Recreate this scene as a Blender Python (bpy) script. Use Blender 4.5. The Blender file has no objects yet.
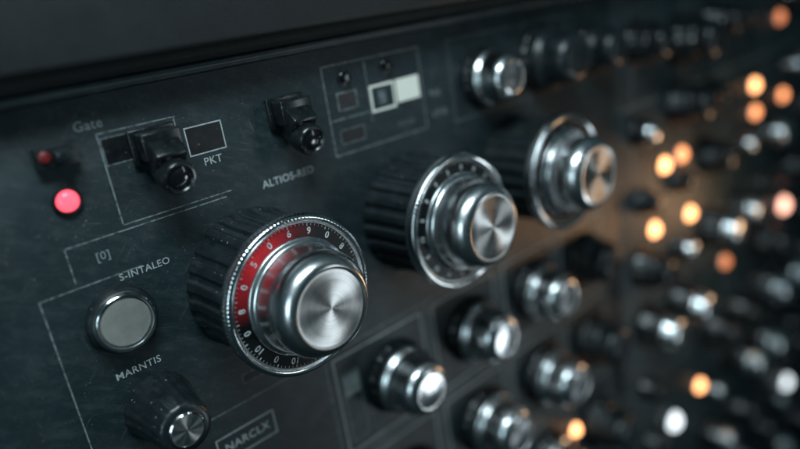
import bpy, math, random
from mathutils import Vector, Matrix
import bmesh
random.seed(4)
scene=bpy.context.scene
scene.view_settings.view_transform='Standard'
scene.view_settings.look='None'
scene.view_settings.exposure=0
col=scene.collection
# units: 1 = 1 cm.  Panel lies in the XZ plane, facing -Y.  (u,v,w) -> (x=u, y=-w, z=v)

# ------------------------------------------------------------ materials
def newmat(name):
    m=bpy.data.materials.new(name); m.use_nodes=True
    nt=m.node_tree; b=nt.nodes['Principled BSDF']
    return m,nt,b
def N(nt,t,**k):
    n=nt.nodes.new(t)
    for a,v in k.items(): setattr(n,a,v)
    return n
def noise(nt,vec,scale,detail=4,rough=.6):
    n=N(nt,'ShaderNodeTexNoise'); n.inputs['Scale'].default_value=scale
    n.inputs['Detail'].default_value=detail; n.inputs['Roughness'].default_value=rough
    nt.links.new(vec,n.inputs['Vector']); return n.outputs['Fac']
def ramp(nt,fac,stops):
    r=N(nt,'ShaderNodeValToRGB'); nt.links.new(fac,r.inputs['Fac'])
    e=r.color_ramp.elements
    while len(e)<len(stops): e.new(.5)
    for i,(p,c) in enumerate(stops):
        e[i].position=p
        e[i].color=(c,c,c,1) if not isinstance(c,tuple) else (*c,1)
    return r.outputs['Color']
def mix(nt,fac,a,b):
    m=N(nt,'ShaderNodeMix',data_type='RGBA')
    def s(sock,v):
        if isinstance(v,tuple): sock.default_value=(*v,1)
        elif isinstance(v,(int,float)): sock.default_value=v
        else: nt.links.new(v,sock)
    s(m.inputs[0],fac); s(m.inputs[6],a); s(m.inputs[7],b)
    return m.outputs[2]
def math_(nt,op,a,b=None):
    m=N(nt,'ShaderNodeMath',operation=op)
    for i,x in enumerate((a,b)):
        if x is None: continue
        if isinstance(x,(int,float)): m.inputs[i].default_value=x
        else: nt.links.new(x,m.inputs[i])
    return m.outputs[0]
def objco(nt,scale=None,rot=None):
    tc=N(nt,'ShaderNodeTexCoord'); o=tc.outputs['Object']
    if scale:
        m1=N(nt,'ShaderNodeMapping'); m1.inputs['Rotation'].default_value=rot or (0,0,0)
        nt.links.new(o,m1.inputs['Vector'])
        m2=N(nt,'ShaderNodeMapping'); m2.inputs['Scale'].default_value=scale
        nt.links.new(m1.outputs['Vector'],m2.inputs['Vector']); o=m2.outputs['Vector']
    return o
def bump(nt,h,strength,dist,b):
    bp=N(nt,'ShaderNodeBump'); bp.inputs['Strength'].default_value=strength
    bp.inputs['Distance'].default_value=dist
    nt.links.new(h,bp.inputs['Height']); nt.links.new(bp.outputs['Normal'],b.inputs['Normal'])
def specks(nt,co,scale,size,keep):
    n=N(nt,'ShaderNodeTexVoronoi'); n.inputs['Scale'].default_value=scale
    wob=N(nt,'ShaderNodeTexNoise'); wob.inputs['Scale'].default_value=scale*1.3; nt.links.new(co,wob.inputs['Vector'])
    va=N(nt,'ShaderNodeVectorMath',operation='SCALE'); nt.links.new(wob.outputs['Color'],va.inputs[0]); va.inputs['Scale'].default_value=.6/scale
    vb=N(nt,'ShaderNodeVectorMath',operation='ADD'); nt.links.new(co,vb.inputs[0]); nt.links.new(va.outputs[0],vb.inputs[1])
    nt.links.new(vb.outputs[0],n.inputs['Vector'])
    s=N(nt,'ShaderNodeSeparateColor'); nt.links.new(n.outputs['Color'],s.inputs[0])
    rad=math_(nt,'MULTIPLY',s.outputs[1],size)
    inside=math_(nt,'LESS_THAN',n.outputs['Distance'],rad)
    k=math_(nt,'GREATER_THAN',s.outputs[0],1-keep)
    return math_(nt,'MULTIPLY',inside,k)

def paint(name,base,base2,rl,rh,dust=.24,bs=.35,amt=1.):
    m,nt,b=newmat(name); co=objco(nt)
    big=noise(nt,co,.35,6,.65)
    c=mix(nt,ramp(nt,big,[(.3,0.),(.7,1.)]),base,base2)
    d=(dust,dust*1.10,dust*1.14)
    haze=ramp(nt,noise(nt,objco(nt,(1,2.6,1),(0,0,.5)),1.1,9,.78),[(.48,0.),(.74,.26*amt)])
    c=mix(nt,haze,c,tuple(x*.55 for x in d))
    patch=ramp(nt,noise(nt,co,.5,4,.6),[(.40,.0),(.62,1.)])
    c=mix(nt,math_(nt,'MULTIPLY',math_(nt,'MULTIPLY',specks(nt,co,9,.2,.5),patch),.5*amt),c,d)
    c=mix(nt,math_(nt,'MULTIPLY',math_(nt,'MULTIPLY',specks(nt,co,2.3,.08,.4),patch),.6*amt),c,d)
    for sc,ro in (((.22,9.,1.),(0,0,.35)),((.2,9.,1.),(0,0,-.8)),((.25,8.,1.),(0,0,1.4))):
        s=noise(nt,objco(nt,sc,ro),2.0,6,.7)
        c=mix(nt,ramp(nt,s,[(.65,0.),(.68,.38*amt),(.71,0.)]),c,d)
    nt.links.new(c,b.inputs['Base Color'])
    rr=noise(nt,co,1.3,7,.75)
    nt.links.new(ramp(nt,rr,[(.28,rl),(.72,rh)]),b.inputs['Roughness'])
    bump(nt,noise(nt,co,20.,4,.65),bs,.03,b)
    return m
M_panel=paint('worn_panel_paint',(.005,.013,.016),(.011,.024,.029),.28,.50,.22,.5)
M_house=paint('housing_paint',(.003,.005,.006),(.006,.010,.012),.45,.65,.04,.5,.5)
M_edgehi=paint('rail_highlight',(.05,.07,.08),(.12,.15,.16),.25,.4,.3,.3)  # paler colour imitates the highlight along the rail edge

def plastic(name,c,rl,rh,bs=.25,dust=.35,spec=.5):
    m,nt,b=newmat(name); co=objco(nt)
    n1=noise(nt,co,2.,6,.7)
    cc=mix(nt,ramp(nt,n1,[(.35,0.),(.75,1.)]),c,tuple(x*1.9+.004 for x in c))
    if dust:
        cc=mix(nt,ramp(nt,noise(nt,co,3.5,8,.8),[(.55,0.),(.75,dust*.7)]),cc,(.12,.135,.14))
        cc=mix(nt,math_(nt,'MULTIPLY',specks(nt,co,6,.2,.45),dust*2),cc,(.22,.24,.24))
    nt.links.new(cc,b.inputs['Base Color'])
    nt.links.new(ramp(nt,n1,[(.25,rl),(.75,rh)]),b.inputs['Roughness'])
    b.inputs['Specular IOR Level'].default_value=spec
    bump(nt,noise(nt,co,24.,3),bs,.012,b)
    return m
M_black=plastic('black_plastic',(.006,.010,.012),.22,.42,.3,.4)
M_shiny=plastic('shiny_black_plastic',(.005,.007,.008),.14,.3,.2,.25)
M_gloss=plastic('gloss_black',(.005,.006,.007),.06,.16,.05,.1)
M_dial=plastic('dial_black',(.003,.005,.006),.35,.5,.1,.15,.25)
def plain(name,c):
    m,nt,b=newmat(name); co=objco(nt)
    nt.links.new(mix(nt,ramp(nt,noise(nt,co,2.5,6,.7),[(.35,0.),(.65,1.)]),tuple(x*.8 for x in c),c),b.inputs['Base Color'])
    b.inputs['Roughness'].default_value=.38
    return m
M_greybtn=plain('pale_button',(.27,.275,.255))
M_greysq=plastic('grey_button',(.20,.23,.23),.35,.5)
M_blank=plastic('label_black',(.003,.004,.005),.3,.5,.1,.2)

def metal(name,c,rl,rh,aniso=0.,tone=.72):
    m,nt,b=newmat(name); co=objco(nt)
    n1=noise(nt,co,3.,6,.7)
    nt.links.new(mix(nt,ramp(nt,n1,[(.3,0.),(.75,1.)]),c,tuple(x*tone for x in c)),b.inputs['Base Color'])
    b.inputs['Metallic'].default_value=1
    nt.links.new(ramp(nt,n1,[(.25,rl),(.8,rh)]),b.inputs['Roughness'])
    if aniso:
        b.inputs['Anisotropic'].default_value=aniso
        t=N(nt,'ShaderNodeTangent',direction_type='RADIAL',axis='Z')
        nt.links.new(t.outputs[0],b.inputs['Tangent'])
        s=N(nt,'ShaderNodeSeparateXYZ'); nt.links.new(co,s.inputs[0])
        cb=N(nt,'ShaderNodeCombineXYZ'); nt.links.new(s.outputs[0],cb.inputs[0]); nt.links.new(s.outputs[1],cb.inputs[1])
        ln=N(nt,'ShaderNodeVectorMath',operation='LENGTH'); nt.links.new(cb.outputs[0],ln.inputs[0])
        c1=N(nt,'ShaderNodeCombineXYZ'); nt.links.new(ln.outputs['Value'],c1.inputs[0])
        rn=noise(nt,c1.outputs[0],22.,4,.7)
        sc=specks(nt,co,3.,.1,.4)
        base=mix(nt,ramp(nt,rn,[(.3,0.),(.7,1.)]),c,tuple(x*.5 for x in c))
        nt.links.new(mix(nt,math_(nt,'MULTIPLY',sc,.5),base,(.12,.12,.12)),b.inputs['Base Color'])
    else:
        bump(nt,noise(nt,co,12.,4),.05,.01,b)
    return m
M_chrome=metal('chrome',(.80,.83,.85),.08,.2)
M_softchrome=metal('brushed_chrome',(.82,.85,.87),.20,.30,.55,.85)
M_satin=metal('satin_metal',(.62,.65,.66),.25,.4)
M_spun=metal('spun_metal',(.76,.77,.77),.26,.34,.9)

def printmat(name,c,worn=.25,t=.36):
    m,nt,b=newmat(name); co=objco(nt)
    n1=noise(nt,co,6.,5,.75)
    nt.links.new(mix(nt,ramp(nt,n1,[(t,worn),(t+.14,1.)]),(.02,.035,.04),c),b.inputs['Base Color'])
    b.inputs['Roughness'].default_value=.55
    return m
M_print=printmat('print_grey',(.24,.28,.29),.15,.40)
M_text=printmat('print_text',(.42,.47,.48),.5,.34)
M_dimtext=printmat('print_text_dim',(.22,.26,.27),.5,.32)
M_line=printmat('print_line',(.15,.18,.19),.12,.40)
M_white=printmat('print_white',(.90,.90,.80),.8,.28)
M_num=printmat('dial_number',(.62,.65,.65),.3,.38)
M_numfaint=printmat('dial_number_faint',(.40,.43,.43),.3,.34)

def emis(name,c,s,rough=.3,bc=.5):
    m,nt,b=newmat(name)
    b.inputs['Base Color'].default_value=(*[x*bc for x in c],1)
    co=objco(nt); n=noise(nt,co,4.,2)
    b.inputs['Roughness'].default_value=rough
    b.inputs['Emission Color'].default_value=(*c,1)
    mp=N(nt,'ShaderNodeMapRange'); nt.links.new(n,mp.inputs[0])
    mp.inputs[3].default_value=s*.85; mp.inputs[4].default_value=s*1.15
    nt.links.new(mp.outputs[0],b.inputs['Emission Strength'])
    return m
M_red=emis('red_led',(1,.08,.12),2.2)
M_redtip=emis('red_tip',(.8,.05,.06),.05,.5,.12)
M_orange=emis('orange_lamp',(1,.43,.17),5.5)
M_dimor=emis('dim_orange_lamp',(1,.36,.14),2.8)
M_faintor=emis('faint_orange_lamp',(1,.32,.13),1.2)
M_glint=emis('white_glint',(.85,.95,1),2.3)  # white glow imitates specular highlights on chrome caps
M_pink=emis('pale_orange_lamp',(1,.50,.36),4)

def dialred():
    m,nt,b=newmat('dial_red_sector'); co=objco(nt)
    s=N(nt,'ShaderNodeSeparateXYZ'); nt.links.new(co,s.inputs[0])
    a=N(nt,'ShaderNodeMath',operation='ARCTAN2'); nt.links.new(s.outputs['X'],a.inputs[0]); nt.links.new(s.outputs['Y'],a.inputs[1])
    mr=N(nt,'ShaderNodeMapRange'); nt.links.new(a.outputs[0],mr.inputs[0])
    mr.inputs[1].default_value=-math.pi; mr.inputs[2].default_value=math.pi
    f=ramp(nt,mr.outputs[0],[(.24,0.),(.33,.5),(.39,1.),(.45,.75),(.52,.12),(.58,0.)])
    nn=noise(nt,co,2.2,5,.7)
    redc=mix(nt,ramp(nt,nn,[(.3,0.),(.7,1.)]),(.16,.004,.009),(.42,.018,.026))
    nt.links.new(mix(nt,f,(.004,.006,.007),redc),b.inputs['Base Color'])
    nt.links.new(mix(nt,f,(0.,0.,0.),(.9,.035,.05)),b.inputs['Emission Color'])
    b.inputs['Emission Strength'].default_value=.22
    b.inputs['Roughness'].default_value=.4
    b.inputs['Specular IOR Level'].default_value=.3
    return m
M_dialred=dialred()

# ------------------------------------------------------------ mesh helpers
def finish(me,mats,angle=35):
    for m in (mats if isinstance(mats,(list,tuple)) else [mats]): me.materials.append(m)
    for p in me.polygons: p.use_smooth=True
    me.set_sharp_from_angle(angle=math.radians(angle))
    return me
def lathe_data(prof,seg,mod=None):
    verts=[];faces=[];rings=[]
    for (r,z) in prof:
        if r<1e-5:
            rings.append([len(verts)]); verts.append((0,0,z))
        else:
            ring=[]
            for i in range(seg):
                t=2*math.pi*i/seg
                rr=mod(t,r,z) if mod else r
                ring.append(len(verts)); verts.append((rr*math.cos(t),rr*math.sin(t),z))
            rings.append(ring)
    for a,b in zip(rings[:-1],rings[1:]):
        for i in range(seg):
            j=(i+1)%seg
            if len(a)==1 and len(b)==1: continue
            if len(a)==1: faces.append((a[0],b[i],b[j]))
            elif len(b)==1: faces.append((a[i],a[j],b[0]))
            else: faces.append((a[i],a[j],b[j],b[i]))
    return verts,faces
def lathe(name,prof,mat,seg=96,mod=None,angle=35):
    verts,faces=lathe_data(prof,seg,mod)
    me=bpy.data.meshes.new(name); me.from_pydata(verts,[],faces)
    bm=bmesh.new(); bm.from_mesh(me); bmesh.ops.recalc_face_normals(bm,faces=bm.faces); bm.to_mesh(me); bm.free()
    return finish(me,mat,angle)
def boxes(name,lst,mat,bev=.03,seg=2):
    bm=bmesh.new()
    for it in lst:
        x0,x1,y0,y1,z0,z1=it[:6]
        M=Matrix.Translation(((x0+x1)/2,(y0+y1)/2,(z0+z1)/2))@Matrix.Diagonal((x1-x0,y1-y0,z1-z0,1))
        if len(it)>6: M=it[6]@M
        bmesh.ops.create_cube(bm,size=1,matrix=M)
    if bev: bmesh.ops.bevel(bm,geom=list(bm.edges),offset=bev,segments=seg,affect='EDGES',profile=.5,clamp_overlap=True)
    me=bpy.data.meshes.new(name); bm.to_mesh(me); bm.free()
    return finish(me,mat,40)
def quads(name,lst,mat):
    verts=[];faces=[]
    for x0,x1,y0,y1,z in lst:
        k=len(verts); verts+=[(x0,y0,z),(x1,y0,z),(x1,y1,z),(x0,y1,z)]; faces.append((k,k+1,k+2,k+3))
    me=bpy.data.meshes.new(name); me.from_pydata(verts,[],faces); me.materials.append(mat); return me
def frame(x0,x1,y0,y1,lw=.04):
    h=lw/2
    return [(x0-h,x1+h,y0-h,y0+h,.008),(x0-h,x1+h,y1-h,y1+h,.008),(x0-h,x0+h,y0+h,y1-h,.008),(x1-h,x1+h,y0+h,y1-h,.008)]
def hl(x0,x1,y,lw=.038): return (x0,x1,y-lw/2,y+lw/2,.008)
def vl(x,y0,y1,lw=.038): return (x-lw/2,x+lw/2,y0,y1,.011)
def text_data(s,size,off=.006,ax='CENTER'):
    c=bpy.data.curves.new('t','FONT'); c.body=s; c.size=size; c.align_x=ax; c.align_y='CENTER'; c.offset=off*size; c.extrude=0
    c.resolution_u=3; c.space_character=1.06
    o=bpy.data.objects.new('t',c); col.objects.link(o)
    dg=bpy.context.evaluated_depsgraph_get(); dg.update()
    me=bpy.data.meshes.new_from_object(o.evaluated_get(dg))
    bpy.data.objects.remove(o); bpy.data.curves.remove(c)
    return me
def text_mesh(s,size,mat,off=.008):
    me=text_data(s,size,off); me.materials.clear(); me.materials.append(mat); return me
def place(name,me,loc,parent,rot=(0,0,0)):
    o=bpy.data.objects.new(name,me); o.parent=parent; o.location=loc; o.rotation_euler=rot
    col.objects.link(o); return o
def root(name,label,cat):
    e=bpy.data.objects.new(name,None); e.empty_display_size=1
    e.rotation_euler=(math.radians(90),0,0); col.objects.link(e)
    e['label']=label; e['category']=cat; return e
def part(name,u,v,w,parent,label=None,s=1.,spin=0):
    e=bpy.data.objects.new(name,None); e.empty_display_size=.5
    e.parent=parent; e.location=(u,v,w); e.scale=(s,s,s); e.rotation_euler=(0,0,math.radians(spin))
    col.objects.link(e)
    if label: e['label']=label
    return e

# ------------------------------------------------------------ main console
con=root('audio_console','worn dark blue-grey metal audio console with fluted knobs and printed labels','audio equipment')
UL,UR,VT,VB=-24,22.6,6.8,-70
place('faceplate',boxes('faceplate',[(UL,UR,VB,VT,-.4,0)],M_panel,.02),(0,0,0),con)
fr=[vl(-3.58,3.1,5.7),hl(-3.60,-1.3,5.73),hl(-3.60,-.1,3.08),vl(-1.35,5.3,5.7)]
place('printed_frame',quads('pf',fr,M_print),(0,0,0),con)
fr=[hl(-5.25,-.3,2.93),vl(-5.25,1.9,2.91),hl(-6.27,-3.4,1.75),vl(-6.25,-12,1.73)]
place('printed_frame',quads('pf',fr,M_print),(0,0,0),con)
fr=frame(4.15,8.75,3.05,6.2)+[vl(6.05,3.9,6.15),hl(4.18,6.02,4.3)]
place('printed_frame',quads('pf',fr,M_print),(0,0,0),con)
GX=(1.9,7.2,11.9,16.5,21.0); GY=(-4.1,-9.0,-14.1,-19.2)
fr=[hl(-3.5,22,GY[0]),vl(-3.5,-12,-4.12)]
for x in GX: fr.append(vl(x,-40,-4.12,.06))
for y in GY[1:]: fr.append(hl(1.93,22,y,.06))
place('printed_frame',quads('pf',fr,M_print),(0,0,0),con)
fr=[]
for i in range(4):
    for j in range(3):
        fr+=frame(GX[i]+.35,GX[i+1]-.35,GY[j+1]+.35,GY[j]-.35,.06)
place('printed_frame',quads('pf',fr,M_text),(0,0,0),con)
fr=[vl(10.4,2.4,6.2),hl(10.4,15.4,2.9),vl(15.4,2.4,6.2),hl(10.4,21,6.2),vl(18.6,3.,6.2)]
place('printed_frame',quads('pf',fr,M_line),(0,0,0),con)
place('printed_frame',quads('pf',frame(-2.75,-.55,-5.85,-4.95,.05),M_text),(0,0,0),con)
def window(u,v,w,h,m=M_print):
    place('black_window',quads('bw',[(u-w/2,u+w/2,v-h/2,v+h/2,.004)],M_blank),(0,0,0),con)
    place('window_outline',quads('wo',frame(u-w/2,u+w/2,v-h/2,v+h/2,.04),m),(0,0,0),con)
window(-.52,4.88,1.2,.85,M_text); window(-3.0,5.2,1.05,.75,M_line); window(5.05,4.9,.85,.6,M_print); window(-.9,-3.3,.8,.32,M_line)
window(5.05,3.65,1.1,.5,M_line)
place('white_patch',quads('wp',[(7.4,8.6,4.33,5.2,.014)],M_white),(0,0,0),con)
place('white_outline',quads('wo',frame(6.15,7.28,4.25,5.15,.09),M_white),(0,0,0),con)
place('printed_patch',quads('pp',[(6.5,6.85,4.45,4.95,.006)],M_line),(0,0,0),con)
place('pale_patch',quads('pp',[(2.55,3.25,-6.2,-5.3,.014)],M_greysq),(0,0,0),con)
place('window_outline',quads('wo',frame(2.5,3.3,-8.2,-5.2,.05),M_print),(0,0,0),con)
M_clear=printmat('print_text_clear',(.46,.51,.52),.85,.34)
for s,u,v,sz,m in [('Gate',-3.72,6.02,.38,M_dimtext),('PKT',-.45,4.17,.34,M_text),('ALTIOS-RED',2.05,2.9,.36,M_clear),
     ('[0]',-4.35,2.42,.34,M_dimtext),('S-INTALEO',-3.35,1.62,.30,M_text),('MARNTIS',-4.35,-1.25,.32,M_clear),
     ('NARCLX',-1.65,-5.4,.42,M_clear),('POS',9.4,4.3,.34,M_print),('1',9.4,5.0,.32,M_line),('LEVEL',9.6,3.5,.34,M_print),
     ('RANGE',7.7,3.5,.26,M_line)]:
    place('printed_label',text_mesh(s,sz,m),(u,v,.016),con)
place('rail',boxes('rail',[(UL,90,6.83,7.12,-.4,.30)],M_panel,.06,3),(0,0,0),con)
place('edge_highlight',boxes('et',[(UL,90,6.95,6.99,.29,.315)],M_edgehi,.008,2),(0,0,0),con)  # added thin strip, the rail's edge highlight put into colour
place('trim_strip',boxes('ts',[(UL,90,7.13,7.55,-.4,.06)],M_house,.03),(0,0,0),con)
place('hood',boxes('hood',[(UL,90,7.56,16,-.4,1.3)],M_house,.18,4),(0,0,0),con)

# ------------------------------------------------------------ neighbour unit
mix2=root('mixing_desk','dark mixing desk covered with small knobs and glowing orange lamps','audio equipment')
place('faceplate',boxes('fp2',[(22.62,100,-70,6.8,-.5,0)],M_panel,.02),(0,0,0),mix2)
ln=[]
for k in range(10): ln.append((24.4+6.2*k-.05,24.4+6.2*k+.05,-66,6,.011))
for k in range(9): ln.append((23,90,.5-6.2*k-.05,.5-6.2*k+.05,.008))
place('printed_frame',quads('pl2',ln,M_line),(0,0,0),mix2)

# ------------------------------------------------------------ large knobs
def flute(n,d):
    def f(t,r,z):
        s=max(-1,min(1,math.cos(n*t)*2.4+.6))
        return r-(d*(.5-.5*s) if r>1.0 else 0)
    return f
body=lathe('body',[(2.38,0),(2.40,.15),(2.37,.35),(2.31,.5),(2.26,2.1),(2.23,2.40),(2.14,2.48)],M_black,480,flute(24,.10),50)
skirt=lathe('skirt',[(2.10,2.34),(2.38,2.38),(2.48,2.46),(2.53,2.58),(2.54,2.78),(2.52,2.88),(2.47,2.94),(2.40,2.955),(2.33,2.93),(2.29,2.88),(2.27,2.83)],M_chrome,480,lambda t,r,z: r-(.018*(.5-.5*math.cos(120*t)) if r>2.46 else 0),50)
innerring=lathe('inner_ring',[(2.285,2.85),(2.275,2.865),(2.26,2.865),(2.25,2.82)],M_satin,128)
cap=lathe('cap',[(1.84,2.83),(1.84,2.90),(1.81,2.94),(1.74,2.97),(1.67,3.03),(1.64,3.12),(1.63,3.4),(1.625,3.78),(1.60,3.94),(1.55,4.08),(1.47,4.22),(1.38,4.33),(1.29,4.40),(1.22,4.42)],M_softchrome,160,None,75)
capface=lathe('cap_face',[(1.22,4.42),(1.20,4.41),(1.18,4.395),(1.13,4.39),(.8,4.39),(.3,4.39),(.0,4.39)],M_spun,160,None,60)
def dial_mesh(spin,labels,mat,nm,size,off,nticks):
    R0,R1,Z0,Z1=2.265,1.80,2.82,2.86
    verts,faces=lathe_data([(R0,Z0),(R1,Z1)],128)
    faces=[tuple(f) for f in faces]; mi=[0]*len(faces)
    sl=(Z1-Z0)/(R0-R1); ang=math.atan(sl)
    def zt(r): return Z0+(R0-r)*sl
    def add(me,M):
        k=len(verts)
        for v in me.vertices: verts.append(tuple(M@v.co))
        for p in me.polygons: faces.append(tuple(k+i for i in p.vertices)); mi.append(1)
    tick=quads('q',[(-.009,.009,-.03,.03,0)],M_num); tickb=quads('q',[(-.015,.015,-.045,.045,0)],M_num)
    for i in range(nticks):
        a=2*math.pi*i/nticks; big=(i%5==0); r=2.195 if big else 2.21
        add(tickb if big else tick,Matrix.Rotation(a,4,'Z')@Matrix.Translation((0,r,zt(r)+.012))@Matrix.Rotation(-ang,4,'X'))
    for i,s in enumerate(labels):
        a=-2*math.pi*i/len(labels)+math.radians(spin)
        add(text_data(s,size,off),Matrix.Rotation(a,4,'Z')@Matrix.Translation((0,2.005,zt(2.005)+.014))@Matrix.Rotation(-ang,4,'X'))
    me=bpy.data.meshes.new('dial'); me.from_pydata(verts,[],faces)
    me.materials.append(mat); me.materials.append(nm)
    for p,m_ in zip(me.polygons,mi): p.material_index=m_
    me.update()
    fl=[p.index for p in me.polygons if p.normal.z<0]
    bm=bmesh.new(); bm.from_mesh(me); bm.faces.ensure_lookup_table()
    bmesh.ops.reverse_faces(bm,faces=[bm.faces[i] for i in fl]); bm.to_mesh(me); bm.free()
    return me
LB=['5','0','6','9','0','8','5','2','3','A','R','M','10','0','10','0','8','0']
dials=[dial_mesh(40,LB,M_dialred,M_num,.29,.02,100),dial_mesh(11,LB,M_dial,M_num,.25,.02,100),dial_mesh(22,LB,M_dial,M_numfaint,.2,.0,60)]
for i,u in enumerate((0,7.15,13.9)):
    k=part('rotary_knob',u,0,0,con,['large black fluted knob with chrome cap and glowing red dial','large black fluted knob with chrome cap and numbered dial','large black fluted knob with polished chrome cap'][i])
    place('body',body,(0,0,0),k); place('skirt',skirt,(0,0,0),k)
    place('dial',dials[i],(0,0,0),k)
    place('inner_ring',innerring,(0,0,0),k)
    place('cap',cap,(0,0,0),k); place('cap_face',capface,(0,0,0),k)

# ------------------------------------------------------------ toggles
br=boxes('bracket',[(-.70,.70,-.34,.70,0,.16),(-.58,.58,-.18,.60,.16,.82)],M_shiny,.05,3)
face_dir=Vector((0,-.22,.97)).normalized()
Rf=Vector((0,0,1)).rotation_difference(face_dir).to_euler()
tl=Matrix.Translation((0,-.1,.78))@Matrix.Rotation(math.radians(40),4,'X')
stem=boxes('lever',[(-.47,.47,-.44,.36,-.5,.34,tl),(-.40,.40,-.75,-.2,-.25,.26,tl)],M_shiny,.08,3)
endc=lathe('end_cap',[(.0,-.75),(.40,-.74),(.46,-.68),(.47,-.4),(.51,-.36),(.52,0),(.51,.1),(.46,.16),(.39,.17),(.35,.12)],M_shiny,64)
endl=lathe('lens',[(.36,.11),(.29,.15),(.15,.18),(0,.185)],M_gloss,48)
def toggle(u,v,s=1,label=None):
    k=part('toggle_switch',u,v,0,con,label,s)
    place('bracket',br,(0,0,0),k); place('lever',stem,(0,0,0),k)
    place('end_cap',endc,(0,-.72,1.2),k,Rf); place('lens',endl,(0,-.72,1.2),k,Rf)
toggle(-2.12,4.93); toggle(2.42,4.9)
k=part('slide_switch',-4.73,5.45,0,con,'small black switch with faint red glowing tip')
place('bracket',boxes('b',[(-.55,.55,-.3,.3,0,.3)],M_black,.05),(0,0,0),k)
place('lever',boxes('l',[(-.14,.4,-.16,.16,.3,.62)],M_black,.05),(0,0,0),k)
place('tip',lathe('tip',[(.15,.3),(.15,.36),(.1,.4),(0,.41)],M_redtip,32),(-.33,.05,0),k)

ring=lathe('bezel',[(.40,0),(.40,.08),(.37,.12),(.31,.12),(.30,.05)],M_black,48)
dome=lathe('lens',[(.30,.04),(.28,.13),(.22,.20),(.12,.24),(0,.25)],M_red,48)
k=part('indicator_or_glint',-4.80,4.2,0,con,'small glowing red indicator lamp on dark panel')
place('bezel',ring,(0,0,0),k); place('lens',dome,(0,0,0),k)

k=part('push_button',-4.40,.45,0,con,'round pale grey push button with chrome bezel',.95)
place('base',lathe('base',[(1.06,0),(1.07,.14),(1.02,.26),(.94,.30)],M_black,64),(0,0,0),k)
place('bezel',lathe('bezel',[(.94,.15),(.95,.42),(.92,.50),(.87,.54),(.82,.53),(.79,.48),(.77,.38)],M_chrome,96),(0,0,0),k)
place('button_cap',lathe('bc',[(.765,.36),(.76,.44),(.72,.48),(.4,.485),(0,.48)],M_greybtn,96),(0,0,0),k)

b1=lathe('body',[(1.08,0),(1.10,.1),(1.03,.3),(.92,.9),(.82,1.8),(.77,1.93),(.65,2.0),(.5,2.0)],M_black,192,lambda t,r,z:r-(.02*(.5-.5*math.cos(20*t)) if z<1.85 else 0),50)
b2=lathe('ring',[(.54,1.98),(.53,2.04),(.50,2.07),(.47,2.05)],M_chrome,64)
b3=lathe('cap_face',[(.48,2.05),(.3,2.06),(0,2.065)],M_spun,64)
k=part('small_knob',-4.10,-2.72,0,con,'tall tapered black knob with dull metal top')
place('body',b1,(0,0,0),k); place('ring',b2,(0,0,0),k); place('cap_face',b3,(0,0,0),k)

sc1=lathe('shank',[(.22,0),(.23,.08),(.19,.12),(.15,.13),(.15,.26),(.12,.3),(0,.31)],M_gloss,48)
sc2=lathe('washer',[(.30,0),(.30,.04),(.24,.06),(.22,.06)],M_black,48)
for u,v in [(5.05,5.7),(7.05,5.78)]:
    k=part('panel_stud',u,v,0,con)
    place('washer',sc2,(0,0,0),k); place('shank',sc1,(0,0,0),k)

# ------------------------------------------------------------ chrome knobs
mb=lathe('body',[(1.6,0),(1.62,.1),(1.56,.25),(1.52,.3),(1.48,.5),(1.43,.6),(1.1,.62)],M_shiny,240,lambda t,r,z:r-(.05*(.5-.5*max(-1,min(1,2*math.cos(22*t)))) if z>.2 else 0),50)
cp=[(1.45,.58),(1.47,.68),(1.44,.78),(1.36,.85),(1.28,.95),(1.245,1.1),(1.22,1.4),(1.19,1.65),(1.14,1.84),(1.06,1.99),(.96,2.10),(.84,2.17),(.78,2.19)]
fp=[(.78,2.19),(.76,2.18),(.72,2.18),(.4,2.22),(0,2.24)]
mc=lathe('cap',cp,M_softchrome,96,None,75); mf=lathe('cap_face',fp,M_softchrome,96,None,60)
mcd=lathe('cap',cp,M_black,96,None,70); mfd=lathe('cap_face',fp,M_black,96,None,60)
def medknob(u,v,s=1.,dark=False):
    k=part('black_knob' if dark else 'chrome_knob',u,v,0,con,None,s)
    place('body',mb,(0,0,0),k); place('cap',mcd if dark else mc,(0,0,0),k); place('cap_face',mfd if dark else mf,(0,0,0),k)
for u in (5.1,9.75,14.4): medknob(u,-6.5,.97)
medknob(18.9,-6.5,.9,True)
for u in (9.9,14.7): medknob(u,-11.5,1.03)
medknob(19.2,-11.6,.95,True)
medknob(5.0,-11.8,1.,True)
medknob(14.6,-16.9)
medknob(19.4,-17.4,1.,True)
medknob(19.0,-21.8)
medknob(12.3,4.4,.80)
medknob(16.4,4.5,1.0,True)
medknob(20.6,4.3,.8,True)

# ------------------------------------------------------------ mixer knobs, lamps and added white glints
lb=lathe('bezel',[(.62,-.06),(.62,.1),(.55,.16),(.49,.14)],M_satin,32)
def lampmesh(m): return lathe('lens',[(.5,.1),(.46,.3),(.3,.46),(0,.52)],m,24)
L={'o':lampmesh(M_orange),'d':lampmesh(M_dimor),'w':lampmesh(M_glint),'p':lampmesh(M_pink),'f':lampmesh(M_faintor)}
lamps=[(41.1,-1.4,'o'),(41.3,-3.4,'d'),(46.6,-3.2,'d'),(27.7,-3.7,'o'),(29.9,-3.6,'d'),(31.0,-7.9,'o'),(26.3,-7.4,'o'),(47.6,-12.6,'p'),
 (32.4,-21.9,'o'),(28.3,-22.6,'w'),(50.3,-31.3,'w'),(45.4,2.8,'f'),(36.5,-13.5,'f')]  # 'w' entries are added glowing domes in place of chrome cap highlights
nm={'o':'lit orange indicator lamp in metal bezel','d':'dim orange indicator lamp in metal bezel','w':'glowing white dome imitating a highlight on a chrome cap','p':'pale orange indicator lamp in metal bezel','f':'faint orange indicator lamp in metal bezel'}
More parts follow.
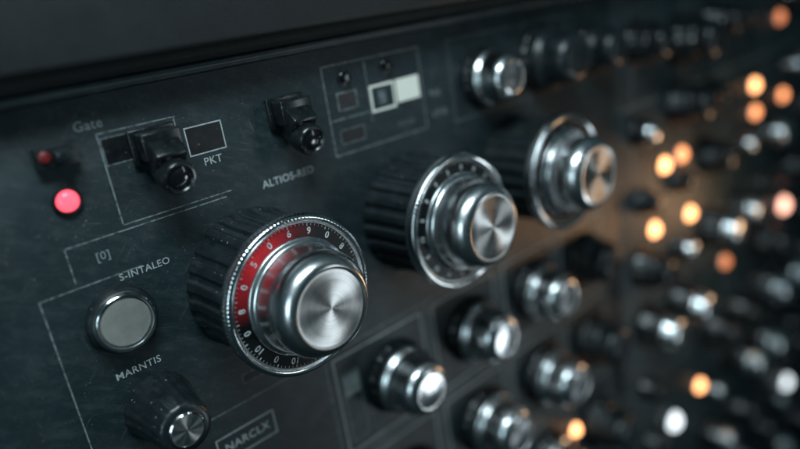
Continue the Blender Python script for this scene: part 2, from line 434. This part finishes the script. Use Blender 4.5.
for u,v,t in lamps:
    k=part('indicator_or_glint',u,v,0,mix2,nm[t],1.3 if t in 'wp' else .95)
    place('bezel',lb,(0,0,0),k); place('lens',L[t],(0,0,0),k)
k=part('indicator_or_glint',16.9,-16.4,0,con,nm['o'],.75)
place('bezel',lb,(0,0,0),k); place('lens',L['o'],(0,0,0),k)
sb=lathe('body',[(1.1,-.06),(1.12,.08),(1.0,.2),(.96,1.0),(.9,1.12),(.7,1.14)],M_shiny,72,lambda t,r,z:r-.05*(.5-.5*math.cos(12*t)),50)
scp=lathe('cap',[(.80,1.10),(.80,1.25),(.74,1.32),(.71,1.65),(.62,1.8),(.4,1.88),(0,1.9)],M_softchrome,48,None,60)
scb=lathe('cap',[(.76,1.10),(.72,1.6),(.64,1.76),(.4,1.82),(0,1.82)],M_shiny,48,None,50)
CU,CV,CW=-8.956,7.858,18.915
def blocks(u,v,s):
    """would a knob here stand between a lamp or glint and the room in front of the desk"""
    for a,b,_ in lamps:
        for q in range(7):
            f=.018*q*s
            if (a+(CU-a)*f-u)**2+(b+(CV-b)*f-v)**2<(1.35*s+.5)**2: return True
    return False
n=0
for iu in range(0,12):
    for iv in range(0,12):
        s=random.choice((1.15,1.3,1.45))
        u=25.0+4.4*iu+random.uniform(-.4,.4); v=3.8-4.4*iv+random.uniform(-.4,.4)
        if v< -22-(u-24)*.8 or n>=99 or u>66: continue
        if blocks(u,v,s):
            s=.75
            if blocks(u,v,s): continue
        chrome=((iu*5+iv*3)%7) in (0,3,5) and v<2.0; n+=1
        k=part('mixer_knob',u,v,0,mix2,None,s)
        place('body',sb,(0,0,0),k); place('cap',scp if chrome else scb,(0,0,0),k)

# ------------------------------------------------------------ camera
u_=Vector((.7322,.3198,-.6013)); v_=Vector((-.1473,.9364,.3186))
u_.normalize(); v_=(v_-u_*v_.dot(u_)).normalized(); w_=u_.cross(v_)
R=Matrix((u_,-w_,v_))
cam=bpy.data.cameras.new('camera'); co_=bpy.data.objects.new('camera',cam); col.objects.link(co_)
co_.matrix_world=Matrix.Translation((-8.956,-18.915,7.858))@R.to_4x4()
cam.sensor_width=36; cam.lens=29.2; cam.clip_start=.1; cam.clip_end=1000
cam.dof.use_dof=True; cam.dof.focus_distance=19.7; cam.dof.aperture_fstop=29.2/1000/.86
scene.camera=co_

# ------------------------------------------------------------ light
w=bpy.data.worlds.new('World'); scene.world=w; w.use_nodes=True
nt=w.node_tree; bg=nt.nodes['Background']
tc=nt.nodes.new('ShaderNodeTexCoord'); sx=nt.nodes.new('ShaderNodeSeparateXYZ'); nt.links.new(tc.outputs['Generated'],sx.inputs[0])
rp=nt.nodes.new('ShaderNodeValToRGB'); mr=nt.nodes.new('ShaderNodeMapRange'); nt.links.new(sx.outputs['Z'],mr.inputs[0]); mr.inputs[1].default_value=-1; mr.inputs[2].default_value=1
nt.links.new(mr.outputs[0],rp.inputs[0]); rp.color_ramp.elements[0].color=(.008,.016,.019,1); rp.color_ramp.elements[1].color=(.04,.09,.105,1)
nt.links.new(rp.outputs[0],bg.inputs['Color']); bg.inputs['Strength'].default_value=.65
def area(name,p,t,size,e,c,sy=None):
    l=bpy.data.lights.new(name,'AREA'); l.energy=e; l.color=c; l.size=size
    if sy: l.shape='RECTANGLE'; l.size_y=sy
    o=bpy.data.objects.new(name,l); col.objects.link(o)
    P=Vector((p[0],-p[2],p[1])); T=Vector((t[0],-t[2],t[1]))
    o.location=P; o.rotation_euler=(T-P).to_track_quat('-Z','Y').to_euler(); return o
area('key_lamp',(-6,32,18),(0,0,0),18,12500,(.76,.94,1.),6)
area('front_lamp',(30,4,40),(8,0,0),3,1700,(.87,.96,1.),22)
area('low_lamp',(30,-24,34),(12,-6,0),8,2400,(.84,.95,1.),8)
area('side_lamp',(-34,6,20),(2,0,0),10,2600,(.68,.92,1.),18)
area('warm_lamp',(36,-8,9),(28,-6,0),5,800,(1,.58,.30))
